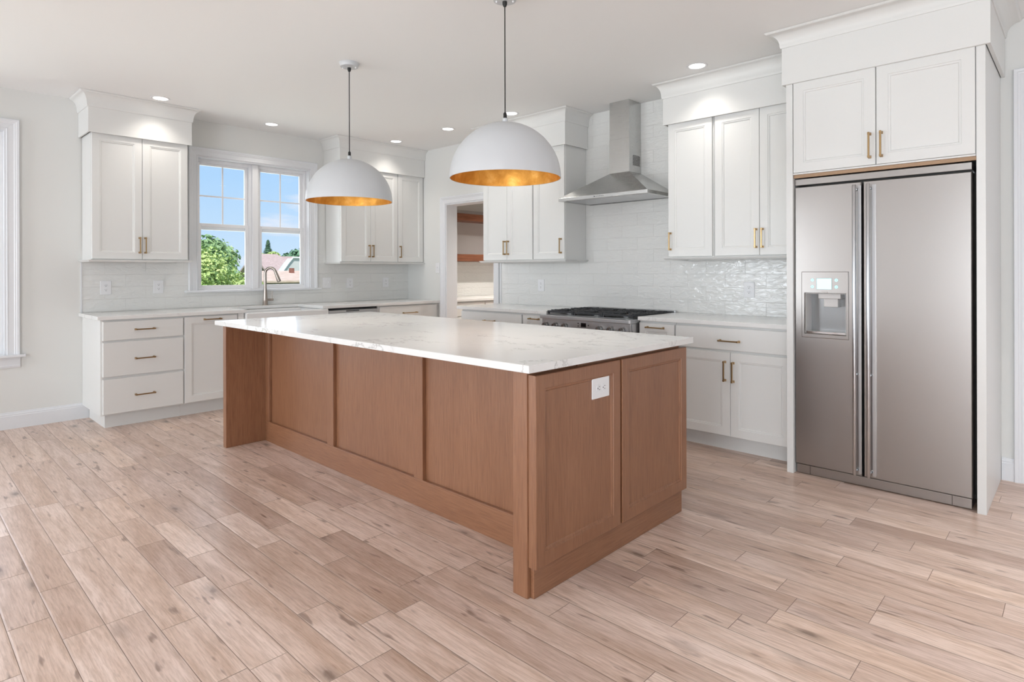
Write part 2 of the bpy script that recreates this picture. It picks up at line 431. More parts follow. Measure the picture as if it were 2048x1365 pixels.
# baseboards
BBP = [(0, 0), (.016, 0), (.016, .104), (.013, .108), (.013, .118), (.008, .124), (.006, .133), (0, .135)]
def baseboard(name, path, side=1):
    return struct(name, MB().sweep(path, BBP, side=side), 'trim_paint')
baseboard('baseboard_back', [(RX0, -.0005), (-3.419, -.0005)])
baseboard('baseboard_right', [(-.0005, -5.997), (-.0005, -5.938)], -1)
baseboard('baseboard_left', [(RX0 + .0005, 0), (RX0 + .0005, RY0)], -1)
baseboard('baseboard_front', [(-5.9, RY0 + .0005), (0, RY0 + .0005)], -1)
baseboard('baseboard_corner', [(-.0005, RY0), (-.0005, -7.07)], -1)

# casing profile: (distance outward from opening, projection)
CASP = [(0, 0), (0, .010), (.006, .014), (.010, .011), (.046, .014), (.052, .019), (.060, .020), (.064, .024), (.079, .026), (.083, .022), (.083, 0)]
def glazed_unit(root, x0, x1, z0, z1, y, muntins=True):
    """double-hung unit in local x/z, glass near y"""
    fr = MB(); t = .022
    fr.box(x0, x0 + t, y - .015, y + .06, z0, z1); fr.box(x1 - t, x1, y - .015, y + .06, z0, z1)
    fr.box(x0 + t, x1 - t, y - .015, y + .06, z0, z0 + .03); fr.box(x0 + t, x1 - t, y - .015, y + .06, z1 - .03, z1)
    fr.build('window_frame', 'vinyl_white', root, .002)
    zm = 1.7205 if z0 > 1 else (z0 + z1) / 2
    a, b = x0 + t, x1 - t
    for nm, za, zb, yy, sw in (('lower_sash', z0 + .012, zm + .034, y, .034), ('upper_sash', zm - .03, z1 - .022, y + .026, .030)):
        s = MB(); s.box(a, a + sw, yy, yy + .024, za, zb); s.box(b - sw, b, yy, yy + .024, za, zb)
        hb = .034 if nm == 'lower_sash' else .05; s.box(a + sw, b - sw, yy, yy + .024, za, za + .034); s.box(a + sw, b - sw, yy, yy + .024, zb - .034, zb)
        so = s.build(nm, 'vinyl_white', root, .003)
        g = MB().box(a + sw - .003, b - sw + .003, yy + .010, yy + .013, za + .03, zb - .03); g.build('glass_pane', 'window_glass', so)
        if nm == 'upper_sash' and muntins:
            q = MB(); xm = (a + b) / 2; zc = (za + zb) / 2
            q.box(xm - .0075, xm + .0075, yy + .006, yy + .0095, za + .034, zb - .034); q.box(a + sw, b - sw, yy + .0065, yy + .0092, zc - .0075, zc + .0075)
            q.build('muntin_grid', 'vinyl_white', so)
def wall_window(name, W, units, stool, apron, loc=(0, 0, 0), rz=0):
    """W = opening in local coordinates; interior is -y"""
    x0, x1, z0, z1 = W
    root = thing(name, None, None, loc, rz, kind='structure')
    MB().sweep([(x0, z0), (x0, z1), (x1, z1), (x1, z0)], CASP, lambda a, b, h: (a, -h, b), side=-1).build('window_casing', 'trim_paint', root)
    j = MB(); t = .012
    j.box(x0, x0 + t, -.001, .13, z0, z1); j.box(x1 - t, x1, -.001, .13, z0, z1); j.box(x0 + t, x1 - t, -.001, .13, z1 - t, z1)
    j.build('window_jamb', 'trim_paint', root)
    s = MB().box(x0 - .118, x1 + .118, -.052, -.0005, z0 - .020, z0); s.box(x0, x1, -.0005, .13, z0 - .02, z0 + .001)
    s.build('window_sill', 'trim_paint', root, .004)
    if apron:
        MB().sweep([(x0 - .085, z0 - .021), (x1 + .085, z0 - .021)], [(0, 0), (0, .022), (.02, .018), (.06, .014), (.07, .018), (.085, .012), (.085, 0)], lambda a, b, h: (a, -h, b), side=1).build('window_apron', 'trim_paint', root)
    a0, a1 = x0 + t, x1 - t; mul = .063; w = (a1 - a0 - mul * (units - 1)) / units
    for i in range(units):
        xa = a0 + i * (w + mul)
        glazed_unit(root, xa, xa + w, z0, z1 - t, .088)
        if i: MB().box(xa - mul + .0005, xa - .0005, .046, .14, z0 + .001, z1 - t - .001).build('window_mullion', 'vinyl_white', root, .003)
    return root
wall_window('window_1', W1, 2, True, False)
wall_window('window_2', W2, 2, True, True)
for i, (c, w, z0, z1) in enumerate(LW):
    wall_window('window_%d' % (3 + i), (-w / 2, w / 2, z0, z1), 2, True, True, (RX0, c, 0), PI / 2)
for i, (c, w, z0, z1) in enumerate(BW):
    wall_window('window_%d' % (6 + i), (-w / 2, w / 2, z0, z1), 2, True, i > 0, (c, RY0, 0), PI)

# doorway casing (opening to the pantry) and the white door at the far right
def door_casing(root, x0, x1, zt, depth):
    MB().sweep([(x0, 0), (x0, zt), (x1, zt), (x1, 0)], CASP, lambda a, b, h: (a, -h, b), side=-1).build('door_casing', 'trim_paint', root)
    j = MB(); t = .015
    j.box(x0, x0 + t, -.001, depth + .001, 0, zt); j.box(x1 - t, x1, -.001, depth + .001, 0, zt); j.box(x0 + t, x1 - t, -.001, depth + .001, zt - t, zt)
    j.build('door_jamb', 'trim_paint', root)
d1 = thing('door_1', None, None, (0, 0, 0), RW, kind='structure'); door_casing(d1, -DW[1], -DW[0], DW[2], WT)
d2 = thing('door_2', None, None, (0, 0, 0), RW, kind='structure'); door_casing(d2, -D2[1], -D2[0], D2[2], WT)
def panel_front(mb, x0, x1, z0, z1, yb, yf, fwid=.057, depth=.010, bead=True):
    R = []
    def ring(i, y): R.append([(x0 + i, y, z0 + i), (x1 - i, y, z0 + i), (x1 - i, y, z1 - i), (x0 + i, y, z1 - i)])
    ring(0, yb); ring(0, yf + .0022); ring(.0022, yf)
    if bead:
        ring(fwid, yf); ring(fwid + .0022, yf + .0035); ring(fwid + .010, yf + .0045); ring(fwid + .014, yf + depth)
    mb.rings(R)
q = MB().box(6.10, 6.96, .06, .10, .01, 2.36); 
for za, zb in ((.12, 1.0), (1.1, 2.26)):
    for xa in (6.2, 6.56): panel_front(q, xa, xa + .3, za, zb, .06, .052, .02, .006)
q.build('door_leaf', 'trim_paint', d2, .002)
h = MB(); h.disc_y(6.17, 1.0, .06, .045, .028); h.disc_y(6.17, 1.0, .045, .01, .010); h.disc_y(6.17, 1.0, .02, -.01, .027, 24, .022)
h.build('door_knob', 'nickel', d2, smooth=True)

# ------------------------------------------------------------------ cabinets
def handle(parent, x, z, yf, L=.150, vertical=True):
    """square bar pull with block posts, centred on x,z"""
    b = MB(); s = .0048
    a = L / 2
    def bx(u0, u1, y0, y1, w):
        if vertical: b.box(x - w, x + w, y0, y1, z + u0, z + u1)
        else: b.box(x + u0, x + u1, y0, y1, z - w, z + w)
    bx(-a, a, yf - .033, yf - .025, s)
    for k in (-1, 1):
        c = k * (a - .008); bx(c - .0058, c + .0058, yf - .0345, yf, .0058); bx(c - .008, c + .008, yf - .004, yf + .0002, .008)
    return b.build('handle', 'brass', parent, .001)
def front(root, name, x0, x1, z0, z1, yc, style='panel', hd=None, mat='cabinet_paint'):
    mb = MB(); panel_front(mb, x0, x1, z0, z1, yc + .0003, yc - .02, bead=(style == 'panel'))
    o = mb.build(name, mat, root)
    if hd:
        kind, hx, hz = hd[:3]
        handle(o, hx, hz, yc - .02, hd[3] if len(hd) > 3 else (.150 if kind == 'h' else .143), kind == 'v')
    return o
def base_cab(x0, w, label, wall, fronts, top=.884, d=.61, sidepanel=None, group='white base cabinets'):
    loc = (x0, -.002, 0) if wall == 'b' else (-.002, -x0, 0)
    r = thing('base_cabinet', label, 'cabinet', loc, 0 if wall == 'b' else RW, group)
    MB().box(.0005, w - .0005, -d, 0, .114, top - .0005).build('body', 'cabinet_paint', r, .0012)
    tx0 = .047 if sidepanel == 'l' else .0005
    t = MB().box(tx0, w - .0005, -.535, -.02, 0, .1138)
    t.build('toe_kick', 'cabinet_paint', r)
    if top < .8:
        MB().box(.0005, .052, -.63, -.02, .65, .883).build('filler', 'cabinet_paint', r); MB().box(.897, w - .0005, -.63, -.02, .65, .883).build('filler', 'cabinet_paint', r)
    for fr_ in fronts: front(r, fr_[0], *fr_[1:5], -d, *fr_[5:])
    return r
def upper_cab(x0, w, label, wall, doors, z0=1.372, z1=2.438, d=.315, group='white wall cabinets'):
    loc = (x0, -.010, z0) if wall == 'b' else (-.010, -x0, z0)
    r = thing('wall_cabinet', label, 'cabinet', loc, 0 if wall == 'b' else RW, group)
    d -= .010
    MB().box(.0005, w - .0005, -d, 0, 0, z1 - z0 - .0005).build('body', 'cabinet_paint', r, .0012)
    for (a, b, hx) in doors:
        front(r, 'door', a, b, .006, z1 - z0 - .004, -d, 'panel', ('v', hx, .128))
    return r
# back wall, lower run
base_cab(-3.468, .611, 'white three-drawer base cabinet at the left end, beside the baseboard', 'b',
         [('drawer', .016, .606, .716, .868, 'slab', ('h', .311, .795)), ('drawer', .016, .606, .424, .700, 'slab', ('h', .311, .557)), ('drawer', .016, .606, .124, .405, 'slab', ('h', .311, .258))], sidepanel='l')
base_cab(-2.857, .462, 'white base cabinet with one tall panelled pull-out door, between the three drawers and the sink', 'b',
         [('door', .006, .456, .124, .872, 'panel', ('h', .236, .845))])
base_cab(-2.394, .912, 'white sink base cabinet under the apron-front sink, mostly behind the island', 'b',
         [('door', .006, .454, .124, .635, 'panel', ('v', .42, .55)), ('door', .458, .906, .124, .635, 'panel', ('v', .492, .55))], top=.645)
base_cab(-.866, .864, 'white base cabinet between the dishwasher and the doorway wall, one wide drawer on top', 'b',
         [('drawer', .016, .828, .716, .868, 'slab', ('h', .424, .789, .2)), ('door', .016, .420, .124, .700, 'panel', ('v', .385, .6)), ('door', .424, .828, .124, .700, 'panel', ('v', .459, .6))])
# right wall, lower run
base_cab(1.736, .842, 'white base cabinet beside the doorway, left end of the range wall', 'r',
         [('drawer', .006, .832, .716, .868, 'slab', ('h', .419, .789)), ('door', .006, .417, .124, .700, 'panel', ('v', .38, .6)), ('door', .421, .832, .124, .700, 'panel', ('v', .458, .6))])
base_cab(2.579, .300, 'narrow white base cabinet touching the left side of the range', 'r', [('door', .006, .294, .124, .868, 'panel', ('h', .15, .838, .12))])
base_cab(3.803, .306, 'narrow white base cabinet touching the right side of the range, brass pull on top', 'r', [('door', .004, .300, .124, .868, 'panel', ('h', .145, .836))])
base_cab(4.110, .833, 'white base cabinet left of the refrigerator, wide drawer over two doors', 'r',
         [('drawer', .006, .828, .714, .868, 'slab', ('h', .414, .779)), ('door', .006, .416, .119, .699, 'panel', ('v', .382, .569)), ('door', .419, .828, .119, .699, 'panel', ('v', .441, .566))])
# wall cabinets
upper_cab(-3.468, .746, 'two-door white wall cabinet left of the sink window', 'b', [(.004, .3735, .352), (.3765, .742, .396)])
upper_cab(-1.155, .766, 'two-door white wall cabinet right of the sink window', 'b', [(.004, .3835, .361), (.3865, .762, .409)])
upper_cab(-.389, .387, 'single-door white wall cabinet in the corner by the doorway wall', 'b', [(.004, .377, .028)])
upper_cab(1.752, .692, 'two-door white wall cabinet over the doorway edge, behind the near pendant', 'r', [(.004, .3445, .322), (.3475, .686, .370)])
upper_cab(2.445, .393, 'single-door white wall cabinet left of the range hood', 'r', [(.010, .389, .352)])
upper_cab(3.888, .382, 'single-door white wall cabinet right of the range hood, pull at its left', 'r', [(.004, .372, .026)])
upper_cab(4.271, .672, 'two-door white wall cabinet between hood side cabinet and refrigerator', 'r', [(.010, .3435, .322), (.3465, .668, .368)])
# tall refrigerator enclosure
r = thing('refrigerator_cabinet', 'white tall surround with two doors above the refrigerator', 'cabinet', (-.002, -4.945, 0), RW)
MB().box(0, .039, -.748, 0, 0, 2.4405).build('side_panel', 'cabinet_paint', r, .0015)
MB().box(.952, .991, -.748, 0, 0, 2.4405).build('side_panel', 'cabinet_paint', r, .0015)
b = MB().box(.040, .951, -.73, 0, 1.872, 2.4395); b.build('body', 'cabinet_paint', r)
MB().box(.041, .950, -.735, -.715, 1.8425, 1.8622).build('lit_underside_strip', 'raw_wood', r)  # added strip, stands in for the cabinet's lit raw-wood underside
MB().box(.041, .950, -.7485, -.7152, 1.8625, 1.8718).build('bottom_rail', 'cabinet_paint', r, .001)
for a, b_, hx in ((.043, .4925, .464), (.4965, .948, .5225)):
    mb = MB(); panel_front(mb, a, b_, 1.874, 2.436, -.7302, -.750, .058); o = mb.build('door', 'cabinet_paint', r); handle(o, hx, 1.985, -.750, .148)

# cornices: frieze board + crown
def crown_prof(h0, h1, out):
    P = [(-.004, h0), (.006, h0), (.008, h0 + .006), (.010, h0 + .014)]
    for i in range(0, 9):
        a = i / 8 * PI / 2
        P.append((.010 + (out - .018) * (1 - math.cos(a)), h0 + .018 + (h1 - h0 - .030) * math.sin(a)))
    P += [(out - .004, h1 - .008), (out, h1 - .004), (out, h1), (-.004, h1)]
    return P
def cornice(label, loc, rz, path, z0, zc, out=.064, frt=.012):
    r = thing('cornice', label, 'cornice', loc, rz, 'white crown cornices over the cabinets')
    MB().sweep(path, [(-frt, z0), (0, z0), (0, zc), (-frt, zc)], side=-1).build('frieze_board', 'cabinet_paint', r, .001)
    MB().sweep(path, crown_prof(zc - .012, CH - .0015, out), side=-1).build('crown_molding', 'cabinet_paint', r, smooth=True)
    # path side: outward is towards -y when walking +x
    return r
Z0, ZC = 2.4385, 2.650
cornice('white crown cornice over the wall cabinet left of the window', (0, 0, 0), 0, [(-3.493, -.002), (-3.493, -.36), (-2.697, -.36), (-2.697, -.002)][::-1], Z0 - .010, ZC)
cornice('white crown cornice over the two wall cabinets right of the window', (0, 0, 0), 0, [(-1.180, -.002), (-1.180, -.36), (-.003, -.36)][::-1], Z0 - .010, ZC)
cornice('white crown cornice over the wall cabinets left of the range hood', (0, 0, 0), RW, [(1.727, -.010), (1.727, -.36), (2.864, -.36), (2.864, -.010)][::-1], Z0 - .010, ZC)
cornice('white crown cornice over the wall cabinets right of the range hood', (0, 0, 0), RW, [(3.862, -.010), (3.862, -.36), (4.924, -.36)][::-1], Z0 - .010, ZC)
cornice('large white crown cornice over the refrigerator surround', (0, 0, 0), RW, [(4.926, -.43), (4.926, -.770), (5.958, -.770), (5.958, -.003)][::-1], 2.430, 2.672, .078, .018)
# light rails
LRP = [(-.03, 0), (-.006, 0), (.002, .004), (.006, .009), (.012, .0155), (.012, .0185), (-.03, .0185)]
def light_rail(label, rz, path):
    o = MB().sweep(path, [(a, 1.3525 + b) for a, b in LRP], side=-1).build('light_rail', 'cabinet_paint')
    o.rotation_euler = (0, 0, rz); tag(o, label, 'moulding', 'light rails under the wall cabinets')
light_rail('white rail under the wall cabinet left of the window', 0, [(-3.486, -.012), (-3.486, -.352), (-2.700, -.352), (-2.700, -.012)][::-1])
light_rail('white rail under the wall cabinets right of the window', 0, [(-1.173, -.012), (-1.173, -.352), (-.003, -.352)][::-1])
light_rail('white rail under the wall cabinets left of the range hood', RW, [(1.734, -.012), (1.734, -.352), (2.858, -.352), (2.858, -.012)][::-1])
light_rail('white rail under the wall cabinets right of the range hood', RW, [(3.868, -.012), (3.868, -.352), (4.943, -.352)][::-1])

# tile backsplashes (thin slabs on the wall)
mb = MB(); xw0, xw1 = W1[0] - .0835 + 3.468, W1[1] + .0835 + 3.468
mb.box(0, xw0, -.008, -.0005, .9145, 1.4595); mb.box(xw1, 3.4675, -.008, -.0005, .9145, 1.4595); mb.box(xw0, xw1, -.008, -.0005, .9145, W1[2] - .021)
o = mb.build('tile_backsplash', 'zellige_tile', loc=(-3.468, 0, 0)); tag(o, 'glossy white subway tile backsplash around the sink window', 'backsplash', kind=None)
o = MB().box(1.700, 4.943, -.008, -.0005, .9145, CH - .001).build('tile_backsplash', 'zellige_tile'); o.rotation_euler = (0, 0, RW)
tag(o, 'glossy white subway tile backsplash behind the range and hood, rising to the ceiling', 'backsplash')
mt = M['zellige_tile'].copy(); mt.name = 'zellige_tile_range'; M['zellige_tile_range'] = mt
def shift_tile(mat, ox, oz):
    k = [n for n in mat.node_tree.nodes if n.type == 'MATH' and n.operation == 'ADD']
    k[0].inputs[1].default_value = ox; k[1].inputs[1].default_value = oz
# rows start at z = .913; brick offset applies to odd rows
shift_tile(M['zellige_tile'], -.165 + .3235, -.918 + .1088 * 8); shift_tile(mt, -4.053 + .3235 * 20, -.913 + .1088 * 8)
o.data.materials[0] = mt
e = MB().box(1.684, 1.6995, -.014, -.0005, .9145, 1.352).build('trim_1', 'trim_paint'); e.rotation_euler = (0, 0, RW); tag(e, kind='structure')
e = MB().box(-3.4785, -3.4685, -.011, -.0005, .9145, 1.352).build('trim_2', 'trim_paint'); tag(e, kind='structure')

# ------------------------------------------------------------------ worktops
def worktop(label, poly, rz, z0=.8842, z1=.914, name='worktop'):
    o = MB().prism(poly, z0, z1).build(name, 'quartz', bevel=.002, seg=2); o.rotation_euler = (0, 0, rz)
    return tag(o, label, 'worktop')
worktop('white quartz worktop on the window wall, cut around the sink', [(-3.493, -.648), (-2.318, -.648), (-2.318, -.130), (-1.548, -.130), (-1.548, -.648), (-.001, -.648), (-.001, -.001), (-3.493, -.001)], 0)
worktop('white quartz worktop on the range wall, between doorway and range', [(1.688, -.648), (2.880, -.648), (2.880, -.001), (1.688, -.001)], RW)
worktop('white quartz worktop on the range wall, between range and refrigerator', [(3.803, -.648), (4.9435, -.648), (4.9435, -.001), (3.803, -.001)], RW)

# sink
def sink():
    r = thing('apron_sink', 'white ceramic apron-front sink under the window', 'sink', (-1.917, -.41, .65))
    a, f_, b_ = .416, -.266, .270
    def rect(w, y0, y1, z): return [(-w, y0, z), (w, y0, z), (w, y1, z), (-w, y1, z)]
    m = MB().rings([rect(a, f_, b_, 0), rect(a, f_, b_, .2255), rect(a - .006, f_ + .006, b_ - .004, .2315), rect(a - .030, f_ + .030, b_ - .022, .2315), rect(a - .036, f_ + .036, b_ - .026, .222), rect(a - .045, f_ + .045, b_ - .035, .03), rect(a - .06, f_ + .06, b_ - .05, .02)])
    m.build('basin', 'sink_ceramic', r, .003)
    MB().lathe([(.0, .024), (.035, .024), (.042, .0215), (.042, .0201)], 24).build('drain', 'steel', r, smooth=True)
sink()
def faucet():
    r = thing('kitchen_faucet', 'brushed nickel gooseneck faucet behind the sink', 'faucet', (-1.895, -.088, .914))
    m = MB().lathe([(0, 0), (.030, 0), (.030, .004), (.0275, .008), (.0225, .07), (.0175, .15), (.0145, .20), (.0138, .215)], 28, cap1=True)
    # the spout bends towards the room and slightly right
    path = [(0, 0, .20), (0, 0, .29)]; dx, dy = .80, -.60; R = .052
    for i in range(0, 19):
        t = PI * i / 18 * .90
        path.append((dx * (R - R * math.cos(t)), dy * (R - R * math.cos(t)), .335 + R * 1.12 * math.sin(t)))
    m.tube(path, .0150, 16)
    m.build('spout', 'nickel', r, smooth=True)
    e = Vector(path[-1]); d = (Vector(path[-1]) - Vector(path[-2])).normalized()
    MB().tube([e - d * .002, e + d * .02, e + d * .05, e + d * .105, e + d * .11], [.0155, .0165, .018, .021, .020], 18).build('spray_head', 'nickel', r, smooth=True)
    MB().tube([e + d * .1101, e + d * .113], [.017, .016], 18).build('nozzle', 'black', r, smooth=True)
    h = MB().tube([(.016, -.006, .058), (.078, -.016, .058)], [.0125, .0125], 18); h.tube([(.067, -.014, .058), (.067, -.014, .145)], [.0052, .0045], 12)
    h.build('lever', 'nickel', r, smooth=True)
faucet()

# dishwasher
def dishwasher():
    r = thing('dishwasher', 'stainless steel dishwasher under the worktop right of the sink', 'dishwasher', (-1.4815, -.002, 0))
    w = .6135
    MB().box(.003, w - .003, -.58, -.02, .10, .868).build('body', 'dark_steel', r)
    MB().box(.006, w - .006, -.598, -.5805, .862, .882).build('control_strip', 'black', r)
    d = MB().box(.008, w - .010, -.63, -.5805, .12, .858).build('door', 'steel', r, .004)
    MB().box(.21, .37, -.6315, -.6302, .843, .852).build('display', 'black_glass', d)
    MB().box(.03, w - .03, -.54, -.03, 0, .0998).build('toe_kick', 'black', r)
dishwasher()

# ------------------------------------------------------------------ range
def gas_range():
    W = .911; F = -.740
    r = thing('gas_range', 'stainless steel gas range with black grates and six knobs', 'range', (-.012, -2.8865, 0), RW)
    MB().box(.006, W - .006, -.690, -.02, .14, .8595).build('body', 'steel', r, .002)
    for x in (.06, W - .06):
        for y in (-.62, -.10): MB().lathe([(.022, 0), (.022, .01), (.016, .02), (.016, .1398)], 16, (x, y, 0), True, True).build('leg', 'steel', r, smooth=True)
    MB().box(.012, W - .012, -.714, -.6905, .752, .8592).build('control_panel', 'steel', r, .002)
    # bullnose rim around the cooktop
    m = MB().prism([(0, F + .01), (.01, F), (W - .01, F), (W, F + .01), (W, -.60), (W, -.01), (0, -.01), (0, -.60)], .8598, .8905); m.build('cooktop', 'steel', r, .004)
    MB().box(.02, W - .02, -.655, -.07, .8907, .8935).build('burner_tray', 'dark_steel', r)
    b = MB().box(0, W, -.045, -.01, .8907, .931); b.build('backguard', 'steel', r, .003)
    for k in range(3):
        x0 = .022 + k * .2895; x1 = x0 + .286; g = MB(); t = .008
        z0, z1 = .908, .924
        for x in (x0 + t, x1 - t): g.box(x - t, x + t, -.655, -.075, z0, z1)
        for y in (-.647, -.365, -.083): g.box(x0 + 2 * t, x1 - 2 * t, y - t, y + t, z0, z1)
        for x in (x0, x1 - .016):
            for y in (-.655, -.371, -.091): g.box(x, x + .016, y, y + .016, .8936, z0)
        for y in (-.60, -.555, -.46, -.415, -.32, -.275, -.18, -.13): g.box(x0 + .001, x0 + .075, y - .005, y + .005, z0 + .002, z1 + .006); g.box(x1 - .075, x1 - .001, y - .005, y + .005, z0 + .002, z1 + .006)
        for yc in (-.506, -.224):
            xc = (x0 + x1) / 2
            for a in range(8):
                an = a * PI / 4; ca, sa = math.cos(an), math.sin(an)
                rr = .13 if a % 2 == 0 else .165; rr = min(rr, .127 if a % 4 == 0 else rr)
                p0 = Vector((xc + ca * .035, yc + sa * .035, 0)); p1 = Vector((xc + ca * rr, yc + sa * rr, 0)); n = Vector((-sa, ca, 0)) * .005
                vs = [p0 - n, p1 - n, p1 + n, p0 + n]
                g.add([(v.x, v.y, z) for z in (z0 + .001, z1 + .005) for v in vs], [(0, 1, 2, 3), (4, 5, 6, 7), (0, 1, 5, 4), (1, 2, 6, 5), (2, 3, 7, 6), (3, 0, 4, 7)])
        g.build('grate', 'cast_iron', r, .0015)
        for yc in (-.506, -.224):
            xc = (x0 + x1) / 2
            bb = MB().lathe([(.052, .8936), (.052, .900), (.044, .903), (.044, .906)], 24, (xc, yc, 0), False, True); bo = bb.build('burner', 'dark_steel', r, smooth=True)
            MB().lathe([(.036, .9062), (.037, .911), (.033, .9135), (.0, .914)], 24, (xc, yc, 0)).build('burner_cap', 'cast_iron', bo, smooth=True)
    for x in (.064, .170, .273, .622, .726, .834):
        z = .804
        k = MB().disc_y(x, z, -.7142, -.719, .0315, 28, .030); k.build('bezel', 'steel', kn_root(r, x, z), smooth=True)
    dsp = MB().box(.430, .481, -.7155, -.7142, .808, .842).build('clock_display', 'black_glass', r)
    for x, z in ((.402, .836), (.402, .814), (.505, .824)): MB().disc_y(x, z, -.7142, -.7155, .0055, 14).build('touch_button', 'black', r, smooth=True)
    d = MB().box(.012, W - .012, -.716, -.6905, .175, .742).build('oven_door', 'steel', r, .004)
    MB().box(.17, W - .17, -.7175, -.7162, .30, .60).build('window', 'black_glass', d)
    hm = MB().tube([(.07, -.785, .70), (W - .07, -.785, .70)], .014, 18)
    for x in (.10, W - .10): hm.tube([(x, -.785, .70), (x, -.7162, .70)], .010, 12)
    hm.build('handle', 'steel', d, smooth=True)
def kn_root(r, x, z):
    k = MB().disc_y(x, z, -.719, -.736, .027, 28, .0262); k.m = 1; k.disc_y(x, z, -.736, -.742, .0245, 28, .0240); k.m = 0; k.disc_y(x, z, -.742, -.760, .0215, 28, .0195); k.m = 1; k.box(x - .003, x + .003, -.763, -.759, z - .019, z + .019)
    return k.build('knob', ['dark_steel', 'polished_steel'], r, smooth=True)
gas_range()

# ------------------------------------------------------------------ range hood
def hood():
    W = .905; D = -.482
    r = thing('range_hood', 'stainless steel chimney range hood above the range', 'range hood', (-.009, -2.892, 0), RW)
    zb, zr, zt, c = 1.886, 1.914, 2.128, W / 2; cw = .1025; cdp = -.195
    # canopy shell: rim + four sloping faces, open below
    def rect(x0, x1, y0, y1, z): return [(x0, y0, z), (x1, y0, z), (x1, y1, z), (x0, y1, z)]
    m = MB().rings([rect(.028, W - .028, D + .028, -.012, zb + .016), rect(.028, W - .028, D + .028, -.012, zb), rect(0, W, D, 0, zb), rect(0, W, D, 0, zr), rect(c - cw, c + cw, cdp, 0, zt)], False, True)
    m.build('canopy', 'hood_steel', r, .0012)
    f = MB()
    for i in range(3):
        a = .031 + i * .2815; f.box(a, a + .279, D + .09, -.05, zb + .004, zb + .012)
    f.build('grease_filter', 'steel', r, .002)
    l = MB().box(.031, W - .031, D + .031, D + .088, zb + .006, zb + .012); l.build('lamp_panel', 'steel', r, .001)
    for x in (.2, W - .2): MB().lathe([(.0, zb + .0045), (.022, zb + .0045), (.022, zb + .0058)], 20, (x, D + .058, 0)).build('hood_lamp', 'white_plastic', r)
    MB().box(c - cw, c + cw, cdp, 0, zt + .0003, 2.4245).build('lower_duct_cover', 'hood_steel', r, .001)
    MB().box(c - cw + .002, c + cw - .002, cdp + .002, 0, 2.4248, CH - .001).build('upper_duct_cover', 'hood_steel', r, .001)
    MB().disc_y(.392, 1.9005, D - .0003, D - .002, .0042, 16).build('power_button', 'black', r, smooth=True)
    for i in range(5): MB().disc_y(.412 + i * .0175, 1.9005, D - .0003, D - .0018, .0036, 14).build('speed_button', 'dark_steel', r, smooth=True)
    v = MB(); xr = c + cw + .0004
    for i in range(9):
        for j in range(8):
            y = -.028 - i * .013; z = 2.192 + j * .0115 + (i % 2) * .005
            v.box(xr, xr + .0006, y - .0045, y + .0045, z - .0034, z + .0034)
    v.build('vent_grille', 'gap_dark', r)
    MB().box(xr, xr + .003, -.075, -.067, 2.398, 2.405).build('screw', 'steel', r)
hood()

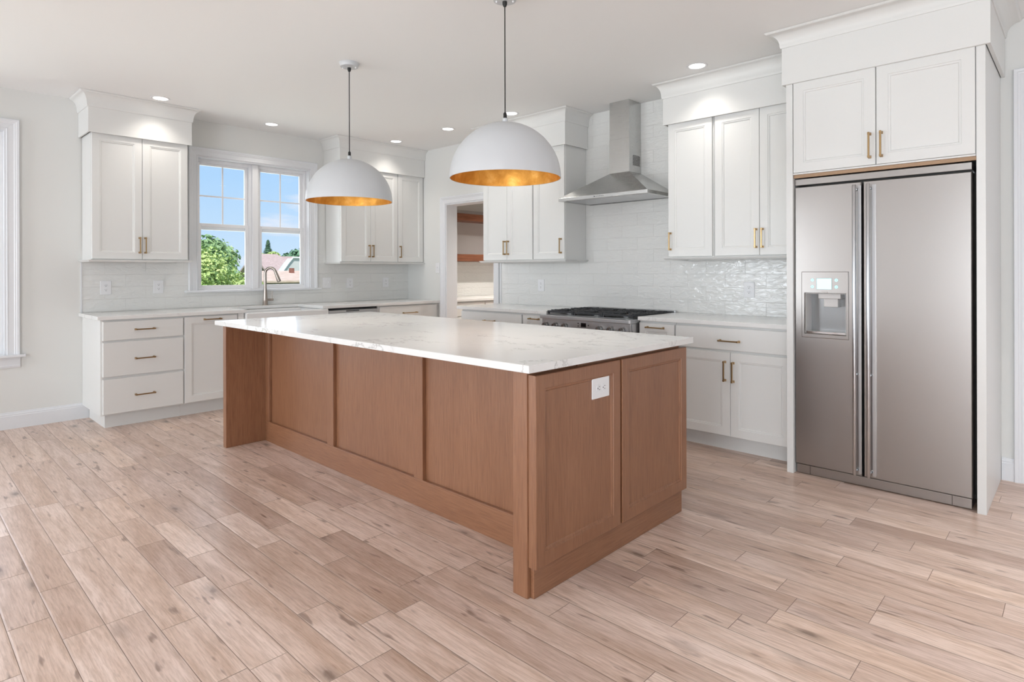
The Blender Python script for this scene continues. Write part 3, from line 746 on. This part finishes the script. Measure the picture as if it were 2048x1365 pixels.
# ------------------------------------------------------------------ refrigerator
def fridge():
    r = thing('refrigerator', 'stainless steel side-by-side refrigerator with ice and water dispenser', 'refrigerator', (-.012, -4.985, 0), RW)
    W = .909; x0, x1 = .004, W - .018; F = -.716; B = -.606; sp = .379
    MB().box(.006, W - .020, B + .004, -.01, .05, 1.836).build('body', 'dark_steel', r)
    MB().box(x0, x1, F + .004, B, 1.797, 1.836).build('top_grille', 'fridge_steel', r, .002)
    MB().box(x0 + .006, x1 + .012, B + .012, -.02, .03, 1.795).build('door_gasket', 'gap_dark', r)
    # left door around the dispenser niche
    z0, z1 = .062, 1.786; lx1 = sp - .005
    nx0, nx1, nz0, nz1 = .062, .293, .878, 1.128
    m = MB()
    rects = [(x0, nx0, z0, z1), (nx1, lx1, z0, z1), (nx0, nx1, z0, nz0), (nx0, nx1, nz1, z1)]
    # front skin with hole, thickness as one ring loft
    def R(xa, xb, za, zb, y): return [(xa, y, za), (xb, y, za), (xb, y, zb), (xa, y, zb)]
    m.rings([R(nx0, nx1, nz0, nz1, B), R(nx0, nx1, nz0, nz1, F), R(x0 + .004, lx1 - .004, z0 + .004, z1 - .004, F), R(x0, lx1, z0, z1, F + .005), R(x0, lx1, z0, z1, B)], False, False)
    dl = m.build('door', 'fridge_steel', r)
    m = MB().rings([R(sp + .005, x1, z0, z1, B), R(sp + .005, x1, z0, z1, F + .005), R(sp + .009, x1 - .004, z0 + .004, z1 - .004, F)])
    dr = m.build('door', 'fridge_steel', r)
    # dispenser
    pf = F - .0006
    fr_ = MB().rings([R(.044, .308, .854, 1.259, pf + .0005), R(.044, .308, .854, 1.259, pf - .003), R(.047, .305, .857, 1.256, pf - .005), R(nx0 - .002, nx1 + .002, nz0 - .002, nz1 + .002, pf - .005), R(nx0 + .002, nx1 - .002, nz0 + .002, nz1 - .002, pf + .004)], False, False)
    fr_.build('dispenser_frame', 'fridge_steel', dl)
    n = MB().box(nx0 + .0005, nx1 - .0005, B + .012, B + .016, nz0 + .0005, nz1 - .0005); n.build('niche_back', 'mirror_steel', dl)
    n = MB().box(nx0 + .0005, nx0 + .004, F + .004, B + .0118, nz0 + .001, nz1 - .001); n.box(nx1 - .004, nx1 - .0005, F + .004, B + .0118, nz0 + .001, nz1 - .001); n.box(nx0 + .0042, nx1 - .0042, F + .004, B + .0118, nz1 - .0045, nz1 - .001)
    n.build('niche_lining', 'light_grey', dl)
    MB().box(nx0 + .005, nx1 - .005, F + .006, B + .011, nz0 + .001, nz0 + .016).build('drip_tray', 'polished_steel', dl, .002)
    s = MB().box(.13, .255, F + .030, B + .010, nz1 - .034, nz1 - .0048); s.box(.155, .235, F + .05, B + .010, nz1 - .085, nz1 - .0342); s.build('spout_housing', 'light_grey', dl, .003)
    s = MB().box(.131, .218, pf - .007, pf - .0052, 1.150, 1.220); s.build('screen_bezel', 'dark_steel', dl)
    MB().box(.1335, .2155, pf - .0078, pf - .0071, 1.1525, 1.2175).build('screen', 'screen_glow', dl)
    for x in (.107, .241):
        for z in (1.208, 1.167):
            k = MB().rings([[(x + q * math.cos(2 * PI * j / 20), y, z + q * math.sin(2 * PI * j / 20)) for j in range(20)] for y, q in ((pf - .0052, .0095), (pf - .0062, .0092), (pf - .0062, .0035), (pf - .0058, .003))], False, False)
            k.build('touch_button', 'button_glow', dl)
    MB().box(.155, .195, pf - .0058, pf - .0052, 1.134, 1.138).build('badge', 'polished_steel', dl)
    # tall bar handles
    for x, par in ((.347, dl), (.419, dr)):
        h = MB()
        xo = x
        h.tube([(xo, F - .043, .075), (xo, F - .046, .085), (xo, F - .046, 1.755), (xo, F - .043, 1.765)], [.008, .0105, .0105, .008], 16)
        h.box(xo + .013, xo + .029, F - .012, F - .0004, .078, 1.762) 
        for z in (.10, .66, 1.74): h.tube([(xo, F - .046, z), (xo + .004, F - .0004, z)], .008, 12)
        h.build('handle', 'steel', par, smooth=True)
    MB().box(x0 + .004, x1 - .004, F + .012, B + .02, .004, .058).build('toe_grille', 'fridge_steel', r, .002)
    for x in (.085, .80): MB().box(x, x + .003, F + .0112, F + .0119, .006, .056).build('toe_seam', 'gap_dark', r)
steel('mirror_steel', (.72, .69, .66), .045, var=.01)
paint('light_grey', (.66, .64, .62), .35)
fridge()

# ------------------------------------------------------------------ island
def island():
    r = thing('kitchen_island', 'brown stained wood island with panelled sides', 'kitchen island', (-2.36, -3.27, 0))
    ox, oy = -2.36, -3.27
    def B(x0, x1, y0, y1, z0, z1, m=None): return (m or MB()).box(x0 - ox, x1 - ox, y0 - oy, y1 - oy, z0, z1)
    top = .8835
    # body (cabinet block) with a recessed kneespace on the left
    B(-2.655, -1.785, -4.755, -1.80, .0, .876).build('body', 'maple_v', r)
    # recessed back panel skin, base board and stiles
    B(-2.662, -2.6555, -4.669, -1.8352, .0005, top).build('back_panel', 'maple_v', r)
    B(-2.684, -2.6622, -4.669, -1.8352, 0, .149).build('base_board', 'maple_y', r, .002)
    for a, b in ((-1.905, -1.8353), (-2.822, -2.745), (-3.739, -3.663), (-4.6688, -4.60)):
        B(-2.684, -2.6622, a, b, .1492, top).build('stile', 'maple_v', r, .002)
    # far end panel (leg) and near end post
    B(-2.968, -1.785, -1.8350, -1.785, 0, top).build('end_panel', 'maple_v', r, .003)
    B(-2.964, -1.785, -4.7455, -4.6692, 0, top).build('end_panel', 'maple_v', r, .003)
    # near face: base board + two panelled doors
    B(-2.946, -1.772, -4.764, -4.7457, 0, .1145).build('base_board', 'maple_x', r, .002)
    for x0, x1 in ((-2.957, -2.3785), (-2.3635, -1.757)):
        mb = MB(); panel_front(mb, x0 - ox, x1 - ox, .122, .866, -4.7455 - oy - .0003, -4.7855 - oy + .0, .054, .009)
        o = mb.build('end_door', 'maple_v', r)
    # kitchen side: plain doors facing the range
    for i in range(4):
        a = -4.72 + i * .72
        for k in (0, 1):
            mb = MB(); panel_front(mb, 0, .354, .12, .866, .0, -.02, .054)
            o = mb.build('door', 'maple_v', r); o.rotation_euler = (0, 0, PI / 2); o.location = (-1.784 - ox, a + k * .36 - oy, 0)
            handle(o, .32 if k == 0 else .034, .78, -.02)
    return r
island()
t_ = MB().prism([(-3.012, -4.800), (-1.707, -4.800), (-1.707, -1.748), (-3.012, -1.748)], .8837, .914).build('island_worktop', 'quartz', bevel=.002)
tag(t_, 'white veined quartz slab on top of the brown wooden island', 'worktop')

# ------------------------------------------------------------------ pendants
def pendant():
    r = thing('pendant_lamp', 'far white dome pendant lamp with gold lining, nearer the window', 'pendant lamp', (-2.362, -2.495, 1.768), 0, 'white and gold dome pendants over the island')
    R = .301; n = 24
    outer = [(R * math.cos(a), R * math.sin(a) * 1.0) for a in [PI / 2 * i / n for i in range(n)]] + [(.012, R)]
    R2 = R - .004
    m = MB().lathe(outer, 72, cap1=True); m.lathe([(R, 0), (R2, 0)], 72); m.build('shade', 'lamp_white', r, smooth=True)
    inner = [(R2 * math.cos(a) , R2 * math.sin(a)) for a in [PI / 2 * i / n for i in range(n)]] + [(.012, R2)]
    MB().lathe([(p[0] - .0004, p[1] + .0003) for p in inner], 72).build('gold_lining', 'gold_leaf', r, smooth='all')
    MB().lathe([(.012, R - .001), (.014, R + .006), (.014, R + .022), (.010, R + .026)], 20, cap1=True).build('neck', 'lamp_white', r, smooth=True)
    MB().lathe([(.0095, R + .0262), (.0095, R + .05), (.006, R + .056)], 16, cap1=True).build('cord_grip', 'cord_black', r, smooth=True)
    H = CH - 1.768
    MB().tube([(0, 0, R + .05), (0, 0, H - .045)], .0032, 10).build('cord', 'cord_black', r, smooth=True)
    c = MB().lathe([(.070, H - .0005), (.070, H - .006), (.064, H - .014), (.062, H - .028), (.02, H - .033)], 40, cap1=True, cap0=True); c.build('ceiling_canopy', 'lamp_white', r, smooth=True)
    MB().lathe([(.0125, H - .0335), (.0125, H - .048), (.008, H - .060)], 16, cap1=True, cap0=True).build('strain_relief', 'cord_black', r, smooth=True)
    for a in (2.3, 5.4): MB().lathe([(.005, H - .028), (.005, H - .036), (.003, H - .039)], 12, (.045 * math.cos(a), .045 * math.sin(a), 0), cap1=True).build('canopy_screw', 'white_plastic', r, smooth=True)
    s = MB().lathe([(.018, R2 - .004), (.020, R2 - .055), (.017, R2 - .06)], 20, cap1=True); s.build('socket', 'lamp_white', r, smooth=True)
    b = MB().lathe([(.0, .165), (.018, .168), (.028, .18), (.030, .195), (.024, .215), (.013, .232), (.012, .238)], 20); b.build('bulb', 'bulb_glow', r, smooth=True)
    return r
p1 = pendant()
p2 = copy_tree(p1); p2.location = (-2.350, -4.036, 1.768); p2['label'] = 'near white dome pendant lamp with gold lining, in front of the range hood side'
for loc in ((-2.362, -2.495, 1.90), (-2.350, -4.036, 1.90)):
    lamp('POINT', 'pendant_bulb_light', loc, (0, 0, 0), .8, (1, .86, .68), shadow_soft_size=.04)
    lamp('SPOT', 'pendant_bulb_beam', loc, (0, 0, 0), 26, (1, .94, .88), spot_size=math.radians(112), spot_blend=.9, shadow_soft_size=.06)

# ------------------------------------------------------------------ recessed lights
def downlights():
    spots = [(-3.013, -.556, 'over the cabinet left of the window'), (-1.941, -.345, 'above the sink window'), (-.591, -.58, 'over the corner wall cabinet'),
             (-.562, -2.376, 'just left of the range hood'), (-.576, -4.261, 'over the wall cabinets right of the hood'), (-.57, -1.47, 'near the doorway, mostly behind the near pendant'), (1.25, -1.35, 'in the pantry ceiling')]
    proto = None
    for x, y, d in spots:
        if proto is None:
            r = thing('recessed_light', '', 'recessed light', (x, y, CH), 0, 'round recessed ceiling lights')
            MB().lathe([(.056, -.0006), (.060, -.0035), (.074, -.004), (.078, -.0006)], 40).build('trim_ring', 'white_plastic', r, smooth=True)
            MB().lathe([(.0, -.0012), (.056, -.0012)], 40).build('lens', 'downlight_glow', r)
            proto = r
        else:
            r = copy_tree(proto); r.location = (x, y, CH)
        r['label'] = 'round white recessed ceiling light ' + d
        lamp('SPOT', 'recessed_or_fill_beam', (x, y, CH - .02), (0, 0, 0), 300 if x > 0 else 15, (1, .94, .87), spot_size=math.radians(122), spot_blend=1.0, shadow_soft_size=.05)
    # unseen lights, added behind and beside the camera to brighten floor and ceiling
    for x, y in ((-4.6, -5.2), (-5.2, -3.6), (-5.0, -2.3), (-2.6, -6.75), (-1.0, -6.75), (-6.5, -2.4), (-6.5, -5.2), (-8.3, -2.4), (-8.3, -5.2), (-6.5, -8.2), (-3.6, -8.6), (-1.2, -8.8)):
        r = copy_tree(proto); r.location = (x, y, CH); r['label'] = 'added round white recessed fill light, unseen beside or behind the camera'
        lamp('SPOT', 'recessed_or_fill_beam', (x, y, CH - .02), (0, 0, 0), 96 if x > -4 else 30, (1, .97, .95), spot_size=math.radians(74), spot_blend=.8, shadow_soft_size=.08)
downlights()

# ------------------------------------------------------------------ outlets and switches
def outlet(label, loc, rz, w=.083, h=.122, kind='outlet', horizontal=False, gang=1):
    nm = 'wall_outlet' if kind == 'outlet' else 'light_switch'
    r = thing(nm, label, 'outlet' if kind == 'outlet' else 'switch', loc, rz, 'white wall outlets and switches')
    if horizontal: w, h = h, w
    MB().box(-w / 2, w / 2, -.006, 0, -h / 2, h / 2).build('cover_plate', 'white_plastic', r, .0025)
    if kind == 'outlet':
        for k in (-1, 1):
            cx, cz = (k * .0195, 0) if horizontal else (0, k * .0195)
            m = MB().disc_y(cx, cz, -.0062, -.0082, .0165, 24)
            m.m = 1
            def s(u0, u1, v0, v1):
                if horizontal: m.box(cx + v0, cx + v1, -.0088, -.0081, cz + u0, cz + u1)
                else: m.box(cx + u0, cx + u1, -.0088, -.0081, cz + v0, cz + v1)
            s(-.0075, -.0052, .000, .008); s(.0052, .0075, .000, .008)
            if horizontal: m.disc_y(cx - .007, cz, -.0081, -.0088, .003, 10)
            else: m.disc_y(cx, cz - .007, -.0081, -.0088, .003, 10)
            m.build('receptacle', ['white_plastic', 'slot_dark'], r)
    else:
        for g in range(gang):
            cx = (g - (gang - 1) / 2) * .046
            m = MB().box(cx - .016, cx + .016, -.0075, -.0061, -.033, .033); m.box(cx - .005, cx + .005, -.015, -.0074, -.002, .014); m.build('toggle', 'white_plastic', r, .001)
TB = -.0082
outlet('white outlet under the left wall cabinet, nearest the room corner', (-3.295, TB, 1.128), 0)
outlet('white outlet under the left wall cabinet, beside the sink window', (-2.875, TB, 1.128), 0)
outlet('white double switch plate just right of the sink window', (-1.146, TB, 1.137), 0, .107, .122, 'switch', gang=2)
outlet('white outlet right of the double switch plate', (-.846, TB, 1.128), 0)
outlet('white outlet nearest the tile corner under the right wall cabinets', (-.342, TB, 1.130), 0)
outlet('white switch plate beside the pantry doorway', (-.0005, -.609, 1.305), RW, .075, .122, 'switch')
outlet('white outlet on the tile left of the range', (TB, -2.27, 1.12), RW)
outlet('white outlet on the tile right of the range', (TB, -4.409, 1.116), RW)
outlet('white outlet plate set sideways on the brown island end', (-2.5245, -4.7766, .761), 0, .088, .127, horizontal=True)

# ------------------------------------------------------------------ pantry beyond the doorway
base = base_cab(.19, 2.3, 'white pantry base cabinet seen through the doorway', 'b', [('drawer', .02 + i * .57, .57 + i * .57, .70, .868, 'slab', ('h', .295 + i * .57, .789)) for i in range(4)] + [('door', .02 + i * .57, .57 + i * .57, .124, .69, 'panel') for i in range(4)])
worktop('pale worktop in the pantry seen through the doorway', [(.1665, -.648), (2.59, -.648), (2.59, -.001), (.1665, -.001)], 0, name='pantry_worktop')
o = MB().box(.1665, 2.59, -.008, -.0005, .9145, 1.395).build('tile_backsplash', 'zellige_tile'); tag(o, 'glossy tile backsplash in the pantry below the lower wooden shelf', 'backsplash')
for z, l in ((1.400, 'lower thick reddish brown wooden shelf in the pantry'), (1.948, 'upper thick reddish brown wooden shelf in the pantry')):
    o = MB().box(.1665, 2.59, -.254, -.002, z, z + .095).build('floating_shelf', 'shelf_wood', bevel=.002); tag(o, l, 'shelf', 'wooden pantry shelves')
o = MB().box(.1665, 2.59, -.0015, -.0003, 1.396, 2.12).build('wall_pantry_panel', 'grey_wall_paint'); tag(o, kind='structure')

# ------------------------------------------------------------------ outdoors
def crown_cloud(mb, c, rad, n, size, rnd, lumps=9):
    L = [(Vector(c), Vector(rad) * .72)]
    for _ in range(lumps):
        d = Vector((rnd.gauss(0, 1), rnd.gauss(0, 1), rnd.gauss(0, .8))).normalized()
        L.append((Vector((c[0] + d.x * rad[0] * .58, c[1] + d.y * rad[1] * .58, c[2] + d.z * rad[2] * .58)), Vector(rad) * rnd.uniform(.3, .46)))
    for _ in range(n):
        o, rr = rnd.choice(L); d = Vector((rnd.gauss(0, 1), rnd.gauss(0, 1), rnd.gauss(0, 1))).normalized(); k = rnd.uniform(.6, 1.03)
        p = Vector((o.x + d.x * rr.x * k, o.y + d.y * rr.y * k, o.z + d.z * rr.z * k))
        nn = (d + Vector((rnd.uniform(-.8, .8), rnd.uniform(-.8, .8), rnd.uniform(-.4, .9)))).normalized()
        a = nn.orthogonal().normalized(); a.rotate(Matrix.Rotation(rnd.uniform(0, 6.3), 3, nn)); b = nn.cross(a); s = size * rnd.uniform(.6, 1.3)
        mb.add([p - a * s, p - b * s * .55 + nn * s * .12, p + a * s, p + b * s * .55 + nn * s * .12], [(0, 1, 2, 3)])
G = -1.3
def tree(name, label, c, rad, n, size, mat, trunk=.12, seed=1, lumps=9, group='trees and shrubs outside'):
    rnd = random.Random(seed)
    r = thing(name, label, 'tree' if 'tree' in name else 'shrub', (c[0], c[1], G), 0, group)
    mb = MB(); crown_cloud(mb, (0, 0, c[2] - G), rad, n, size, rnd, lumps); mb.build('foliage', mat, r)
    t = MB(); zt = c[2] - G + rad[2] * .2
    t.tube([(0, 0, 0), (.05, 0, zt * .4), (-.05, .05, zt)], [trunk, trunk * .75, trunk * .4], 10)
    for k in range(4):
        a = rnd.uniform(0, 6.3); t.tube([(0, 0, zt * .55), (math.cos(a) * rad[0] * .4, math.sin(a) * rad[1] * .4, zt * .95)], [trunk * .4, trunk * .15], 8)
    t.build('trunk', 'bark', r)
    return r
def conifer(label, x, y, zt, w, n, seed=3):
    rnd = random.Random(seed); r = thing('conifer_tree', label, 'tree', (x, y, G), 0, 'trees and shrubs outside'); H = zt - G
    mb = MB()
    for _ in range(n):
        t = rnd.random() ** .8; z = .4 + (H - .4) * t; rr = w * (1 - t) * rnd.uniform(.55, 1.05) * (1 + .25 * math.sin(z * 9)); a = rnd.uniform(0, 6.3)
        p = Vector((rr * math.cos(a), rr * math.sin(a), z)); d = Vector((math.cos(a), math.sin(a), -.35)).normalized(); q = Vector((-math.sin(a), math.cos(a), 0)); s = .16 + .12 * (1 - t)
        mb.add([p - q * s * .5, p + d * s, p + q * s * .5, p - d * s * .5], [(0, 1, 2, 3)])
    mb.build('foliage', 'leaf_dark', r); MB().tube([(0, 0, 0), (0, 0, H * .9)], [.14, .03], 8).build('trunk', 'bark', r)
struct('lawn', MB().box(-40, 80, .2, 120, G - .2, G), 'grass')
tree('leafy_shrub', 'large bright green leafy shrub outside, filling the lower left window pane', (1.9, 12.0, .15), (1.95, 1.5, 1.85), 16000, .062, 'leaf_bright', .09, 5, 14)
tree('deciduous_tree', 'taller open tree with a visible trunk behind the bright shrub', (6.2, 25, 1.62), (2.1, 2.0, 1.65), 2600, .14, 'leaf_mid', .16, 8, 8)
tree('deciduous_tree', 'yellow-green tree behind the bright shrub, right of the open tree', (13.1, 41.0, 2.3), (1.5, 1.5, 1.9), 4200, .12, 'leaf_bright', .12, 9, 7)
conifer('small pointed dark conifer above the pink roof', 18.6, 45, 4.0, 1.3, 1800)
tree('deciduous_tree', 'round dark green tree behind the roofs at the right of the window', (23.5, 48, 2.2), (2.5, 2.2, 1.7), 5000, .17, 'leaf_dark', .2, 12, 10)
tree('leafy_shrub', 'low light green shrub line left of the pointed conifer', (16.6, 40.5, 1.75), (1.5, 1.0, 1.3), 2600, .14, 'leaf_bright', .08, 14, 5)
tree('leafy_shrub', 'low dark green shrub between the conifer and the round tree', (19.3, 41.4, 1.75), (1.0, .8, 1.0), 1200, .14, 'leaf_dark', .08, 15, 4)
def houses():
    r = thing('house', 'neighbouring house with pinkish shingle roof and pale gable', 'house', (12, 31, G))
    def P(mb, pts, th=.12):
        vs = [(x - 12, y - 31, z - G) for x, y, z in pts]; n = len(vs); vs2 = [(a, b, c - th) for a, b, c in vs]
        mb.add(vs + vs2, [tuple(range(n)), tuple(range(n, 2 * n))[::-1]] + [(i, (i + 1) % n, n + (i + 1) % n, n + i) for i in range(n)])
    m = MB(); P(m, [(11.7, 28, .2), (14.4, 28, .2), (13.3, 32, 2.40), (11.7, 32, 2.40)]); P(m, [(11.7, 32, 2.40), (13.3, 32, 2.40), (14.4, 36, .2), (11.7, 36, .2)]); m.build('roof', 'shingle_pink', r)
    m = MB(); P(m, [(14.1, 29.5, .3), (22, 29.5, .3), (19.0, 34, 2.28), (13.9, 34, 2.32)]); P(m, [(13.9, 34, 2.3), (19.0, 34, 2.28), (22, 38, .3), (14, 38, .3)]); m.build('roof', 'shingle_red', r)
    MB().box(.5, 9.6, -2.4, 6.4, 0, 1.45).build('wall', 'siding', r)
    # pale gambrel gable
    g = MB(); pts = [(10.1, 1.0), (10.37, 1.33), (10.65, 1.71), (10.88, 1.98), (11.7, 1.98), (11.95, 1.71), (12.3, 1.2)]
    g.rings([[(x - 12, 25.0 - 31, z - G) for x, z in pts + [(12.3, -1.2), (10.1, -1.2)]], [(x - 12, 25.6 - 31, z - G) for x, z in pts + [(12.3, -1.2), (10.1, -1.2)]]]); g.build('gable_wall', 'siding', r)
    t = MB(); t.tube([(x - 12, 24.95 - 31, z - G + .03) for x, z in pts], .05, 6); t.build('gable_trim', 'trim_paint', r)
    q = thing('garage', 'low tan-roofed outbuilding nearest the window', 'building', (8, 19, G))
    m = MB()
    def P2(mb, pts, th=.08):
        vs = [(x - 8, y - 19, z - G) for x, y, z in pts]; n = len(vs); mb.add(vs + [(a, b, c - th) for a, b, c in vs], [tuple(range(n)), tuple(range(n, 2 * n))[::-1]] + [(i, (i + 1) % n, n + (i + 1) % n, n + i) for i in range(n)])
    P2(m, [(5.2, 17, .90), (11.5, 17, .88), (11.5, 21, 1.30), (7.3, 21, 1.30)]); m.build('roof', 'shingle_tan', q)
    MB().box(-2.2, 3.2, -1.5, 1.9, 0, 2.1).build('wall', 'fence_wood', q)
    MB().box(.27, .43, .9, 1.1, 2.38, 2.72).build('chimney', 'brick', q)
houses()
